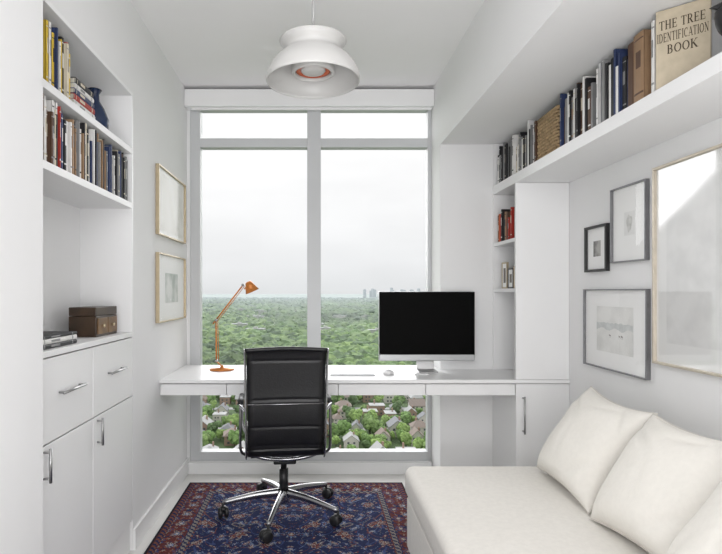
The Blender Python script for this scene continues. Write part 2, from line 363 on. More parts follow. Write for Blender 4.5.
def cushion(cx,cy,cz,w,h,t,tilt,yaw,roll,label,seed):
    XF.append(Matrix.Translation((cx,cy,cz))@Matrix.Rotation(math.radians(yaw),4,'Z')@Matrix.Rotation(math.radians(tilt),4,'Y')@Matrix.Rotation(math.radians(roll),4,'X'))
    N=44; V=[];Fc=[]
    def pos(u,v,s):
        fxx=(max(0,1-u*u)*max(0,1-v*v))**0.5
        fxx=0.55*fxx+0.45*(max(0,1-u**4)*max(0,1-v**4))**0.5
        yy=w/2*u*(1-0.08*(1-v*v)*u*u); zz=h/2*v*(1-0.085*(1-u*u)*v*v)
        zz-=0.010*(1-u*u)*max(0,v)
        nz=noise.noise(Vector((u*1.3+seed,v*1.3,s)))*0.012
        fold=0
        for (au,av,dx_,dy_,am) in ((0.6,0.55,0.9,0.45,0.013),(-0.55,-0.5,0.7,-0.7,0.012),(-0.65,0.6,0.6,0.8,0.012),(0.1,-0.1,0.2,1.0,0.005),(0.7,-0.6,0.5,-0.85,0.012),(-0.2,0.75,1.0,-0.25,0.008)):
            pu,pv=u-au,v-av; ac=pu*dy_-pv*dx_; al=pu*dx_+pv*dy_
            fold-=am*math.exp(-(ac/0.055)**2)*math.exp(-(al/0.35)**2)
        xx=s*(t/2*fxx*(0.82+0.18*(1-v)))+(nz+ (fold*s))*min(1,fxx*1.6)
        return (xx,yy,zz)
    for s in (-1,1):
        o=len(V)
        for j in range(N+1):
            for i in range(N+1):
                V.append(pos(math.sin(math.pi/2*(2*i/N-1)),math.sin(math.pi/2*(2*j/N-1)),s))
        for j in range(N):
            for i in range(N):
                a=o+j*(N+1)+i; Fc.append((a,a+1,a+N+2,a+N+1))
    c=empty('cushion',(0,0,-h/2),label,'cushion',group='cushions on the daybed')
    me=bpy.data.meshes.new('cushion_cover'); me.from_pydata([XF[-1]@Vector(v) for v in V],[],Fc)
    bm=bmesh.new(); bm.from_mesh(me); bmesh.ops.remove_doubles(bm,verts=bm.verts,dist=0.0006); bmesh.ops.recalc_face_normals(bm,faces=bm.faces); bm.to_mesh(me); bm.free()
    finish('cushion_cover',me,'cush',True,c)
    pth=[]
    for side in range(4):
        for i in range(16):
            a=-1+2*i/16
            u,v=[(a,-1),(1,a),(-a,1),(-1,-a)][side]
            pth.append(pos(u,v,0))
    VV,FF=tube(pth,0.0042,8,True); mk('piping',VV,FF,'seam',True,c)
    XF.pop(); return c
zc=(181-118)*U
cushion(X(163),Y(0.590),zc+0.195,0.465,0.43,0.19,33,0,2,'plump off-white linen cushion with piped edge leaning upright',1.3)
cushion(X(162),Y(0.455),zc+0.195,0.465,0.43,0.19,33,2,-2,'off-white linen cushion with piped edge, softly creased',5.1)
cushion(X(150),Y(0.327),zc+0.210,0.46,0.46,0.19,31,-5,0,'off-white linen cushion beside a softly creased one',9.7)

# ================= CHAIR
XF.append(Matrix.Translation((X(-24.5),Y(0.81),0.0105))@Matrix.Rotation(math.radians(6),4,'Z'))
ch=empty('office_chair',(0,0,0),'black leather office chair with slim metal rails and five-star aluminium base','chair')
V,Fc=lathe([(0.03,0.06),(0.035,0.07),(0.035,0.12),(0.028,0.135)],(0,0,0),24); hub=mk('star_base',V,Fc,'chrome',True,ch)
RB=0.33
for i in range(5):
    a=math.radians(-106+72*i); ca,sa=math.cos(a),math.sin(a)
    P=spline([(0.02*ca,0.02*sa,0.118),(0.16*ca,0.16*sa,0.108),(RB*ca,RB*sa,0.078)],6)
    n=len(P); V,Fc=tube(P,[0.025-0.011*i2/(n-1) for i2 in range(n)],12,sq=(0.8,1.0)); lg=mk('leg',V,Fc,'polish',True,hub)
    cx,cy=RB*ca,RB*sa
    cr=random.uniform(0,6.28)
    XF.append(XF[-1]@Matrix.Translation((cx,cy,0))@Matrix.Rotation(cr,4,'Z'))
    parts=[lathe([(0.001,-0.011),(0.024,-0.01),(0.0285,-0.006),(0.0285,0.006),(0.024,0.01),(0.001,0.011)],(s*0.016,0.012,0.029),20,axis='X') for s in (-1,1)]
    parts.append(tube([(0,0,0.04),(0,0,0.08)],0.007))
    parts.append(tube([(-0.022,0.012,0.029),(0.022,0.012,0.029)],0.006))
    parts.append(lathe([(0.001,0.062),(0.018,0.058),(0.022,0.045),(0.018,0.035)],(0,0.004,0),14))
    V,Fc=join(parts); mk('caster',V,Fc,'black',True,hub); XF.pop()
V,Fc=join([tube([(0,0,0.12),(0,0,0.25)],0.025,20),tube([(0,0,0.25),(0,0,0.34)],0.017,20)]); mk('gas_column',V,Fc,'black',True,ch)
V,Fc=join([bx(-0.06,0.06,-0.13,0.10,0.310,0.355),bx(-0.17,0.17,-0.02,0.02,0.345,0.370)]); mk('tilt_mechanism',V,Fc,'black',parent=ch,bevel=0.008)
V,Fc=tube([(0.05,0.02,0.33),(0.16,0.025,0.328),(0.165,0.026,0.328),(0.215,0.03,0.325)],[0.005,0.005,0.009,0.009]); mk('lever',V,Fc,'black',True,ch)
V,Fc=tube([(-0.05,-0.02,0.33),(-0.14,-0.022,0.326),(-0.145,-0.022,0.326),(-0.18,-0.022,0.324)],[0.005,0.005,0.008,0.008]); mk('lever',V,Fc,'black',True,ch)
PR=[(0.25,0.44),(0.20,0.455),(0.08,0.44),(-0.06,0.405),(-0.15,0.378),(-0.205,0.388),(-0.236,0.46),(-0.255,0.60),(-0.262,0.74),(-0.278,0.88),(-0.294,0.935)]
prof2=spline([(0,y,z) for y,z in PR],10)
W=0.193
V=[];Fc=[]
L=[0.0]
for i in range(1,len(prof2)): L.append(L[-1]+(prof2[i]-prof2[i-1]).length)
tot=L[-1]; ns=340
def at(s):
    for i in range(1,len(L)):
        if L[i]>=s or i==len(L)-1:
            t=(s-L[i-1])/(L[i]-L[i-1]); p=prof2[i-1].lerp(prof2[i],t); d=(prof2[i]-prof2[i-1]).normalized(); return p,d
def flare(z): return 1.0+0.035*max(0,(z-0.55)/0.4)
nw=10
for side in (1,-1):
    for a in range(ns+1):
        s=tot*a/ns; p,d=at(s); nrm=Vector((0,d.z,-d.y))
        ph=(s%0.048)/0.048; bulge=0.005*abs(math.sin(math.pi*ph))**0.5
        if side==-1:
            r_=tot-s
            e_=min(abs(r_-sl) for sl in (0.06,0.26,0.40,0.50))
            bulge=0.0025*min(1,e_/0.012)
        for b_ in range(nw+1):
            q_=-1+2*b_/nw; xx=W*q_*flare(p.z)
            sag=0.016*(1-q_*q_) if p.z>0.42 and p.y<-0.19 else 0
            eb=1 if abs(q_)<0.95 else 0.2
            V.append((xx,p.y+nrm.y*side*(0.003+bulge*eb)+sag,p.z+nrm.z*side*(0.003+bulge*eb)))
m=(ns+1)*(nw+1)
for sd in (0,1):
    for a in range(ns):
        for b_ in range(nw):
            i=sd*m+a*(nw+1)+b_; Fc.append((i,i+1,i+nw+2,i+nw+1))
for a in range(ns):
    for b_ in (0,nw):
        i=a*(nw+1)+b_; Fc.append((i,i+nw+1,m+i+nw+1,m+i))
for a in (0,ns):
    for b_ in range(nw):
        i=a*(nw+1)+b_; Fc.append((i,i+1,m+i+1,m+i))
mk('leather_sling',V,Fc,'leather',True,ch)
for sg in (-1,1):
    V,Fc=tube([(sg*(W*flare(p.z)+0.007),p.y,p.z) for p in prof2],0.012,10,sq=(0.5,1.4)); mk('side_rail',V,Fc,'polish',True,ch,label='slim polished aluminium side rail')
for (y,z) in ((-0.295,0.935),(0.25,0.438)):
    wq=W*flare(z)
    V,Fc=tube(spline([(-wq-0.006,y,z-0.004),(0,y+(0.014 if y<0 else 0),z+0.003),(wq+0.006,y,z-0.004)],6),0.011,14); mk('edge_roll',V,Fc,'leather',True,ch)
V,Fc=tube([(-W,-0.270,0.660),(0,-0.267,0.658),(W,-0.270,0.660)],0.0035,10); mk('back_brace',V,Fc,'polish',True,ch,label='slim polished brace behind the backrest')
V,Fc=tube(spline([(-W-0.01,-0.15,0.385),(-0.10,-0.17,0.360),(0,-0.16,0.348),(0.10,-0.17,0.360),(W+0.01,-0.15,0.385)],6),0.010,10); mk('seat_spreader',V,Fc,'polish',True,ch)
V,Fc=tube(spline([(-W-0.01,0.16,0.44),(-0.10,0.10,0.38),(0,0.07,0.365),(0.10,0.10,0.38),(W+0.01,0.16,0.44)],6),0.010,10); mk('seat_spreader',V,Fc,'polish',True,ch)
for sg in (-1,1):
    xo=sg*(W+0.036)
    P=spline([(sg*(W+0.012),-0.24,0.62),(xo,-0.215,0.645),(xo,-0.10,0.648),(xo,0.06,0.635),(xo,0.115,0.59),(xo,0.07,0.49),(sg*(W+0.010),0.04,0.435)],8)
    V,Fc=tube(P,0.008,10,sq=(1.2,0.7)); arm=mk('armrest',V,Fc,'polish',True,ch)
    V,Fc=tube([(xo,-0.20,0.653),(xo,-0.10,0.660),(xo,0.05,0.65)],0.011,12,sq=(1.3,0.8)); mk('arm_pad',V,Fc,'black',True,arm,label='black padded arm rest')
    P=spline([(sg*(W+0.010),-0.18,0.385),(xo,-0.20,0.42),(xo,-0.215,0.54),(xo,-0.215,0.64)],6)
    V,Fc=tube(P,0.0075,10); mk('arm_strut',V,Fc,'dsteel',True,arm,label='dark metal rear support strut')
XF.pop()

# ================= COMPUTER
DT=Z(-72)
dI=0.90; yI=Y(dI); xI=X((427-314)*dI); wI=0.588
im=empty('desktop_computer',(xI,yI+0.03,DT),'slim silver all-in-one computer with black screen on the desk','computer')
zb,zt=Z(-62),Z(0.5)
box('housing',xI-wI/2,xI+wI/2,yI,yI+0.03,zb,zt,'alu',im,0.006)
box('screen',xI-wI/2+0.002,xI+wI/2-0.002,yI-0.002,yI-0.0003,zb+0.038,zt-0.002,'screen',im,0.0008)
V=[];Fc=[]
for i,(y,z) in enumerate([(yI+0.05,zb+0.1),(yI+0.055,zb-0.0),(yI+0.045,DT+0.012),(yI-0.0,DT+0.010),(yI-0.05,DT+0.008)]):
    w_=[0.05,0.053,0.056,0.058,0.058][i]
    V+=[(xI-w_,y,z),(xI+w_,y,z),(xI+w_,y+(0.006 if i<2 else 0),z-(0 if i<2 else 0.0075)),(xI-w_,y+(0.006 if i<2 else 0),z-(0 if i<2 else 0.0075))]
for i in range(4):
    for j in range(4): Fc.append((4*i+j,4*i+(j+1)%4,4*i+4+(j+1)%4,4*i+4+j))
Fc+=[(0,1,2,3),(16,17,18,19)]
mk('stand',V,Fc,'steel',parent=im,bevel=0.001)
kx0,kx1,ky=X(14),X(60*0.88),Y(0.872)
kb=empty('keyboard',((kx0+kx1)/2,ky,DT),'slim white keyboard on the desk','keyboard')
box('keyboard_body',kx0,kx1,ky-0.05,ky+0.06,DT+0.0005,DT+0.009,'alu',kb,0.002)
L=[]
for r in range(5):
    for c in range(14):
        w_=(kx1-kx0-0.012)/14; L.append((kx0+0.006+c*w_+0.001,kx0+0.006+(c+1)*w_-0.001,ky-0.045+r*0.02,ky-0.045+r*0.02+0.017,DT+0.009,DT+0.012))
boxes('keys',L,'whitepl',kb)
mx_,my_=X((388-314)*0.885),Y(0.882)
V,Fc=lathe([(0.001,0.001),(0.05,0.0012),(0.055,0.008),(0.045,0.018),(0.02,0.026),(0.001,0.028)],(0,0,0),24)
V=[(mx_+a*0.62,my_+b*1.05,DT+c) for a,b,c in V]; top(mk('computer_mouse',V,Fc,'whitepl',True),'small glossy white computer mouse on the desk','mouse')
top(box('notepad',X(88),X(100),Y(0.868),Y(0.868)+0.05,DT+0.0005,DT+0.006,'whitepl',bevel=0.001),'small white notepad beside the keyboard','notepad')

# ================= ORANGE TASK LAMP
def PX(px_,py_,d): return Vector(((px_-314)*d*U,d*D,Z((292-py_)*d)))
dl=0.925
tl=empty('desk_lamp',(X(-92*dl),Y(dl),DT),'orange metal articulated task lamp on the desk','lamp')
b0=PX(222,367,dl); b0.z=DT
V,Fc=lathe([(0.001,0.0005),(0.076,0.0005),(0.079,0.004),(0.076,0.010),(0.012,0.014),(0.009,0.03),(0.001,0.03)],tuple(b0),36); mk('base',V,Fc,'orange',True,tl)
j1=Vector((b0.x-0.035,b0.y,DT+0.055)); j2=PX(216,320,dl); j3=PX(243,285,dl)
V,Fc=join([tube([b0+Vector((0,0,0.02)),j1],0.0045),tube([j1,j2],0.0048),tube([j1+Vector((0.013,0.004,0.01)),j2+Vector((0.010,0.004,0))],0.0022)]); mk('lower_arm',V,Fc,'orange',True,tl)
dv=(j3-j2).normalized(); nn=Vector((dv.z,0,-dv.x))
V,Fc=join([tube([j2-dv*0.03,j3],0.0048),tube([j2+nn*0.012,j3+nn*0.012],0.0022)]); mk('upper_arm',V,Fc,'orange',True,tl)
for j in (j1,j2,j3):
    V,Fc=lathe([(0.001,-0.011),(0.009,-0.010),(0.009,0.010),(0.001,0.011)],tuple(j),20,axis='Y'); mk('joint',V,Fc,'steel',True,tl,label='steel pivot joint')
XF.append(Matrix.Translation(j3+Vector((0.045,0,-0.010)))@Matrix.Rotation(math.radians(-24),4,'Y'))
V,Fc=lathe([(0.001,0.034),(0.016,0.033),(0.021,0.027),(0.045,-0.034),(0.043,-0.034),(0.018,0.025),(0.001,0.029)],(0,0,0),30); mk('lamp_head',V,Fc,'orange',True,tl)
V,Fc=tube([(-0.04,0,0.0),(0,0,0.02)],0.0045); mk('head_bracket',V,Fc,'orange',True,tl)
XF.pop()

# ================= PICTURES
def artmat(name,kind,seed):
    m=bpy.data.materials.new(name); m.use_nodes=True; nt=m.node_tree; b=nt.nodes['Principled BSDF']; b.inputs['Roughness'].default_value=0.8
    tc=nt.nodes.new('ShaderNodeTexCoord'); mp=nt.nodes.new('ShaderNodeMapping'); mp.inputs['Location'].default_value=(seed,seed*2,seed*3)
    nt.links.new(tc.outputs['Object'],mp.inputs[0])
    n=nt.nodes.new('ShaderNodeTexNoise'); n.inputs['Scale'].default_value=9; n.inputs['Detail'].default_value=6; nt.links.new(mp.outputs[0],n.inputs['Vector'])
    r=nt.nodes.new('ShaderNodeValToRGB'); e=r.color_ramp.elements
    cols={'pale':[(0.35,(0.76,0.76,0.75)),(0.6,(0.85,0.85,0.84))],'cream':[(0.35,(0.70,0.69,0.65)),(0.6,(0.80,0.79,0.76))],'dark':[(0.4,(0.05,0.05,0.05)),(0.6,(0.45,0.44,0.42))],'beach':[(0.35,(0.68,0.68,0.66)),(0.6,(0.80,0.80,0.78))],'green':[(0.35,(0.42,0.47,0.43)),(0.6,(0.74,0.75,0.73))]}[kind]
    e[0].position,e[0].color=cols[0][0],(*cols[0][1],1); e[1].position,e[1].color=cols[1][0],(*cols[1][1],1)
    nt.links.new(n.outputs['Fac'],r.inputs[0]); nt.links.new(r.outputs[0],b.inputs['Base Color']); return m
M['ink']=mat('print_ink',(0.22,0.20,0.18),0.8,nscale=20)
M['sea']=mat('print_sea',(0.60,0.62,0.61),0.8,nscale=30,namt=0.10)
M['sketch']=mat('print_sketch',(0.66,0.66,0.64),0.8,nscale=40,namt=0.2)
def picture(side,d0,d1,z0,z1,fm,fw,mount,kind,label,seed,fd=0.022,gl='pglass'):
    y0,y1=Y(d0),Y(d1); a,b=Z(z0),Z(z1)
    s=-1 if side=='R' else 1
    xw=X(RW) if side=='R' else X(LW)
    g=empty('framed_picture',(xw+s*0.01,(y0+y1)/2,a),label,'picture')
    def bb(n,ya,yb,za,zb_,o0,o1,m,lab=None,bev=0):
        xa,xb_=sorted((xw+s*o0,xw+s*o1)); return box(n,xa,xb_,ya,yb,za,zb_,m,g,bev,lab)
    L=[]
    for (ya,yb,za,zb_) in ((y0,y1,a,a+fw),(y0,y1,b-fw,b),(y0,y0+fw,a+fw,b-fw),(y1-fw,y1,a+fw,b-fw)):
        xa,xb_=sorted((xw+s*0.001,xw+s*fd)); L.append((xa,xb_,ya,yb,za,zb_))
    boxes('frame',L,fm,g,0.001)
    bb('mount',y0+fw,y1-fw,a+fw,b-fw,0.002,0.008,'mount')
    m=mount
    ya,yb,za,zb_=y0+fw+m*(y1-y0),y1-fw-m*(y1-y0),a+fw+m*(b-a),b-fw-m*(b-a)
    bb('print',ya,yb,za,zb_,0.0082,0.0090,artmat('print_'+kind,kind,seed))
    xq=xw+s*0.0093
    if kind=='beach':
        V=[];n_=24; rq=random.Random(4)
        for i in range(n_+1):
            yy=ya+(yb-ya)*i/n_
            V+=[(xq,yy,za+(zb_-za)*(0.50+0.03*math.sin(i*0.7)+rq.uniform(-.01,.01))),(xq,yy,za+(zb_-za)*(0.64+rq.uniform(-.012,.02)))]
        mk('shoreline',V,[(2*i,2*i+1,2*i+3,2*i+2) for i in range(n_)],'sea',parent=g,fix=False)
        for (f_,sc) in ((0.30,1.0),(0.36,0.8),(0.62,0.9)):
            yy=ya+(yb-ya)*f_; zz=za+(zb_-za)*0.36
            pts=[(0,0),(1.2,.3),(2.2,0),(2.4,-2),(2.7,-2),(2.7,.9),(2.3,1.4),(.9,1.3),(.2,1.7),(-.5,2.3),(-1,1.8),(-.4,1.2),(-.2,-2),(.1,-2)]
            mk('horse_figure',[(xq,yy-p_[0]*0.0045*sc,zz+p_[1]*0.0045*sc) for p_ in pts],[tuple(range(len(pts)))],'ink',parent=g,label='tiny grey horse drawn on the shore',fix=False)
    if kind=='pale' and side=='R' and seed==4:
        V=[];n_=20
        for i in range(n_+1):
            a_=2*math.pi*i/n_; V.append((xq,(ya+yb)/2+(yb-ya)*0.28*math.cos(a_)*(1+.2*math.sin(3*a_)),(za+zb_)/2+(zb_-za)*0.36*math.sin(a_)*(1+.15*math.cos(5*a_))))
        mk('sketch_figure',V,[tuple(range(n_+1))],'sketch',parent=g,fix=False)
    xg=xw+s*0.011
    mk('glazing',[(xg,y0+fw,a+fw),(xg,y1-fw,a+fw),(xg,y1-fw,b-fw),(xg,y0+fw,b-fw)],[(0,1,2,3)],gl,parent=g,fix=False)
    return g
picture('L',0.80,0.968,46.5,103,'gold',0.007,0.06,'cream','pale abstract print in slim gold frame above another picture',1,gl='pglassl')
picture('L',0.80,0.968,-25,32,'gold',0.007,0.26,'green','small muted landscape print in gold frame with wide mount',2,gl='pglassl')
picture('R',0.709,0.766,15,49,'blackf',0.012,0.28,'dark','small dark portrait print in black frame with white mount',3)
picture('R',0.625,0.699,20,71,'silver',0.006,0.33,'pale','pale sketch in slim silver frame',4)
picture('R',0.623,0.769,-55,2,'silver',0.006,0.20,'beach','wide beach scene print in slim silver frame',5)
picture('R',0.44,0.612,-43.5,75.5,'champ',0.010,0.10,'pale','large pale print in thin champagne-gold frame reflecting the window',6,gl='pglass2')
# ================= BOOKS
CM={}
def cmat(c,rough=0.5):
    k_=tuple(round(x,3) for x in c)
    if k_ not in CM: CM[k_]=mat('book_cloth',c,rough,spec=0.3,nscale=30,namt=0.08)
    return CM[k_]
def book(t,h,dp,col,band,face,x,y,z,label,group,lean=0,flat=False,name='book'):
    V=[];Fc=[];mi=[]
    def addb(b,m):
        v,f=bx(*b); n=len(V); V.extend(v); Fc.extend([tuple(i+n for i in q_) for q_ in f]); mi.extend([m]*6)
    c=0.0022
    addb((0.002,dp,0,c,0,h),0); addb((0.002,dp,t-c,t,0,h),0)
    addb((0.004,dp-0.004,c,t-c,0.003,h-0.003),1)
    zs=[0,0.12*h,0.15*h,0.50*h,0.74*h,0.90*h,0.92*h,h]; ms=[0,2,0,2,0,2,0]
    if band is None: ms=[0]*7
    ys=[0,t*0.25,t*0.75,t]; xs_=[0.003,0.0,0.0,0.003]
    n=len(V)
    for zz in zs:
        for a,b in zip(ys,xs_): V.append((b,a,zz))
    for zz in zs:
        V.append((0.0045,0,zz)); V.append((0.0045,t,zz))
    o2=n+len(zs)*4
    for k_ in range(7):
        for j in range(3):
            a=n+4*k_+j; Fc.append((a,a+1,a+5,a+4)); mi.append(ms[k_] if (j==1 or k_!=3) else 0)
        Fc.append((o2+2*k_,o2+2*k_+1,o2+2*k_+3,o2+2*k_+2)); mi.append(0)
        Fc.append((n+4*k_,n+4*k_+4,o2+2*k_+2,o2+2*k_)); mi.append(0)
        Fc.append((n+4*k_+3,n+4*k_+7,o2+2*k_+3,o2+2*k_+1)); mi.append(0)
    Mx=Matrix.Translation((x,y,z))
    if face>0: Mx=Mx@Matrix.Scale(-1,4,(1,0,0))
    if flat: Mx=Mx@Matrix.Rotation(math.radians(90),4,'X')@Matrix.Translation((0,0,-h)) 
    if lean: Mx=Mx@Matrix.Rotation(math.radians(lean),4,'X')
    XF.append(Mx)
    ob=mk(name,V,Fc,[cmat(col),'pages',cmat(band if band else col)],midx=mi)
    XF.pop(); top(ob,label,'book',group=group); return ob
NAMES={'white':(0.72,0.71,0.69),'cream':(0.60,0.54,0.42),'black':(0.02,0.02,0.022),'red':(0.36,0.035,0.025),'yellow':(0.60,0.42,0.05),'navy':(0.03,0.045,0.11),'grey':(0.24,0.24,0.24),'brown':(0.10,0.055,0.035),'tan':(0.30,0.19,0.11),'orange':(0.50,0.14,0.035),'teal':(0.05,0.16,0.18),'maroon':(0.14,0.02,0.03),'green':(0.06,0.12,0.07),'pink':(0.5,0.25,0.22)}
def row(y0,y1,face,xsp,z,hmin,hmax,dmin,dmax,tmin,tmax,pal,group,where,bands=(None,None,'cream','black','white','grey')):
    y=y0; last=None
    while y<y1:
        t=random.uniform(tmin,tmax)
        if y+t>y1:
            t=y1-y
            if t<tmin*0.8: break
        c=random.choice(pal)
        while c==last and len(set(pal))>2 and random.random()<0.8: c=random.choice(pal)
        last=c; bnd=random.choice(bands)
        if bnd==c: bnd=None
        h=random.uniform(hmin,hmax); dp=random.uniform(dmin,dmax)
        book(t,h,dp,NAMES[c],NAMES[bnd] if bnd else None,face,xsp+random.uniform(-0.010,0.010),y,z+0.0006,
             '%s %s-spined book standing %s'%('thick' if t>(tmin+tmax)/2 else 'slim',c,where),group)
        y+=t+0.0008
    return y
xl=X(LW)-0.018
row(nb0+0.02,Y(0.535),1,xl,Z(100),0.175,0.235,0.14,0.19,0.006,0.018,['yellow','red','black','white','navy','yellow','black','cream','black','white'],'books on the top left shelf','on the upper cabinet shelf')
z=Z(100)
for i,(t,c) in enumerate([(0.03,'white'),(0.022,'red'),(0.02,'navy'),(0.018,'white'),(0.022,'black')]):
    L_=0.19-0.008*i
    V0=book(t,L_,0.155,NAMES[c],NAMES['cream'] if c!='white' else NAMES['grey'],1,xl,Y(0.54)+0.004*i,z+0.0006,'%s book lying flat in a stack on the upper cabinet shelf'%c,'stacked books on the upper cabinet shelf',flat=True)
    z+=t+0.001
row(nb0+0.02,Y(0.692),1,xl+0.008,Z(62),0.17,0.224,0.14,0.19,0.005,0.017,['white','white','cream','red','black','grey','white','tan','navy','black','white','brown','cream','black','grey','white'],'books on the lower cabinet shelf','on the lower cabinet shelf')
V,Fc=lathe([(a*1.15,b_*1.25) for a,b_ in [(0.001,0.001),(0.035,0.001),(0.05,0.03),(0.052,0.06),(0.035,0.10),(0.018,0.125),(0.016,0.15),(0.026,0.165),(0.022,0.165),(0.012,0.15),(0.001,0.13)]],(X(-140)-0.01,Y(0.645),Z(100)),30)
top(mk('vase',V,Fc,'blue',True),'dark blue glazed bottle vase on the upper cabinet shelf','vase')
wb=empty('wooden_box',(X(-143),Y(0.64),Z(-28)),'dark wooden box with warm wood front and brass knobs','box')
y0,y1=Y(0.615),Y(0.680); x0,x1=X(-151),X(-134)
box('body',x0,x1,y0,y1,Z(-28)+0.001,Z(-28)+0.088,'woodbox',wb,0.002)
box('lid',x0,x1,y0,y1,Z(-28)+0.0895,Z(-28)+0.126,'woodbox',wb,0.003)
for ya,yb in ((y0+0.012,(y0+y1)/2-0.004),((y0+y1)/2+0.004,y1-0.012)):
    fr_=box('front_panel',x1+0.0005,x1+0.005,ya,yb,Z(-28)+0.012,Z(-28)+0.080,'woodfront',wb,0.001,label='warm polished wood front panel')
    V,Fc=lathe([(0.006,x1+0.005),(0.008,x1+0.012),(0.001,x1+0.015)],(0,(ya+yb)/2,Z(-28)+0.046),14,axis='X'); mk('knob',V,Fc,'gold',True,fr_)
z=Z(-28)
for t,c in ((0.016,'black'),(0.016,'white'),(0.010,'black')):
    book(t,0.26,0.19,NAMES[c],NAMES['grey'],1,xl,Y(0.475),z+0.0006,'large %s book lying flat on the cabinet counter'%c,'stacked books on the cabinet counter',flat=True); z+=t+0.001
# right upper shelf
xsr=xs+0.018; zs_=Z(98); G='books on the long wall shelf'; OW='on the wall shelf'
row(Y(0.804),Y(0.918),-1,xsr,zs_,0.16,0.235,0.15,0.2,0.008,0.020,['black','white','grey','black','cream','black','white'],G,OW)
row(Y(0.756),Y(0.797),-1,xsr,zs_,0.16,0.23,0.15,0.2,0.008,0.020,['black','brown','grey','white','black'],G,OW)
row(Y(0.604),Y(0.684),-1,xsr,zs_,0.18,0.255,0.15,0.2,0.008,0.026,['black','brown','black','grey','navy','black','white'],G,OW,(None,None,'white','cream','grey','tan'))
book(0.058,0.245,0.19,NAMES['tan'],NAMES['brown'],-1,xsr-0.004,Y(0.5105),zs_+0.0006,'wide tan-brown book standing on the wall shelf',G)
book(0.040,0.235,0.18,NAMES['brown'],None,-1,xsr,Y(0.5105)+0.060,zs_+0.0006,'thick brown book standing on the wall shelf',G)
row(Y(0.5105)+0.102,Y(0.596),-1,xsr,zs_,0.18,0.257,0.15,0.2,0.008,0.026,['black','navy','black','grey','white','black'],G,OW,(None,None,'white','grey','tan'))
row(Y(0.4925),Y(0.5025),-1,xsr,zs_,0.22,0.25,0.15,0.2,0.014,0.017,['white','grey'],G,OW)
bk=empty('wicker_basket',(xs+0.12,Y(0.72),zs_),'woven wicker storage basket on the wall shelf','basket')
a0,a1,c0,c1=xs+0.018,xs+0.22,Y(0.692),Y(0.750); H=0.205
boxes('basket_lining',[(a0,a1,c0,c1,zs_+0.001,zs_+0.012),(a0,a0+0.006,c0,c1,zs_+0.012,zs_+H),(a1-0.006,a1,c0,c1,zs_+0.012,zs_+H),(a0+0.006,a1-0.006,c0,c0+0.006,zs_+0.012,zs_+H),(a0+0.006,a1-0.006,c1-0.006,c1,zs_+0.012,zs_+H)],'wickerd',bk)
parts=[]
per=[]
def seg(p,q_,n):
    return [(p[0]+(q_[0]-p[0])*i/n,p[1]+(q_[1]-p[1])*i/n) for i in range(n)]
cor=[(a0,c0),(a1,c0),(a1,c1),(a0,c1)]; nrm_=[(0,-1),(1,0),(0,1),(-1,0)]
for i in range(4):
    n_=32 if i%2==0 else 36
    for p in seg(cor[i],cor[(i+1)%4],n_): per.append((p,nrm_[i]))
rowsn=12
for r_ in range(rowsn):
    path=[]
    for i,(p,nn_) in enumerate(per):
        o_=0.003+0.005*math.sin(i*math.pi/2+(math.pi if r_%2 else 0)+0.4); path.append((p[0]+nn_[0]*o_,p[1]+nn_[1]*o_,zs_+0.009+r_*(H-0.012)/rowsn))
    parts.append(tube(path,0.0072,6,True,sq=(0.7,1.1)))
V,Fc=join(parts); mk('woven_sides',V,Fc,'wicker',True,bk)
V,Fc=tube([(a0,c0,zs_+H),(a1,c0,zs_+H),(a1,c1,zs_+H),(a0,c1,zs_+H)],0.009,8,True); mk('rim',V,Fc,'wicker',True,bk)
# nature guide book, cover turned to the room
XF.append(Matrix.Translation((X(167.0),Y(0.4885),zs_))@Matrix.Rotation(math.radians(-41.7),4,'Z'))
tbk=empty('tree_identification_book',(0.07,0.01,0),'beige hardback nature guide shown cover-out on the wall shelf','book',group='books on the long wall shelf')
Wb=0.146; Hb=0.262
boxes('book_cover',[(0,Wb,0,0.003,0.001,Hb),(0,Wb,0.026,0.029,0.001,Hb),(0,0.003,0.003,0.026,0.001,Hb)],cmat((0.50,0.43,0.32)),tbk,0.0006)
box('pages',0.0032,Wb-0.004,0.0032,0.0258,0.004,Hb-0.004,'pages',tbk)
lt=cmat((0.05,0.035,0.02))
K=0.17; T_=0.07
def sb(x,y,w=0.32): return (x-w/2,y,x+w/2,y,0.06)
def arc(cx,cy,rx,ry,a0,a1,n=8,thick=K):
    out=[]
    for i in range(n):
        t0=math.radians(a0+(a1-a0)*i/n); t1=math.radians(a0+(a1-a0)*(i+1)/n)
        out.append((cx+rx*math.cos(t0),cy+ry*math.sin(t0),cx+rx*math.cos(t1),cy+ry*math.sin(t1),T_+(thick-T_)*abs(math.cos((t0+t1)/2))))
    return out
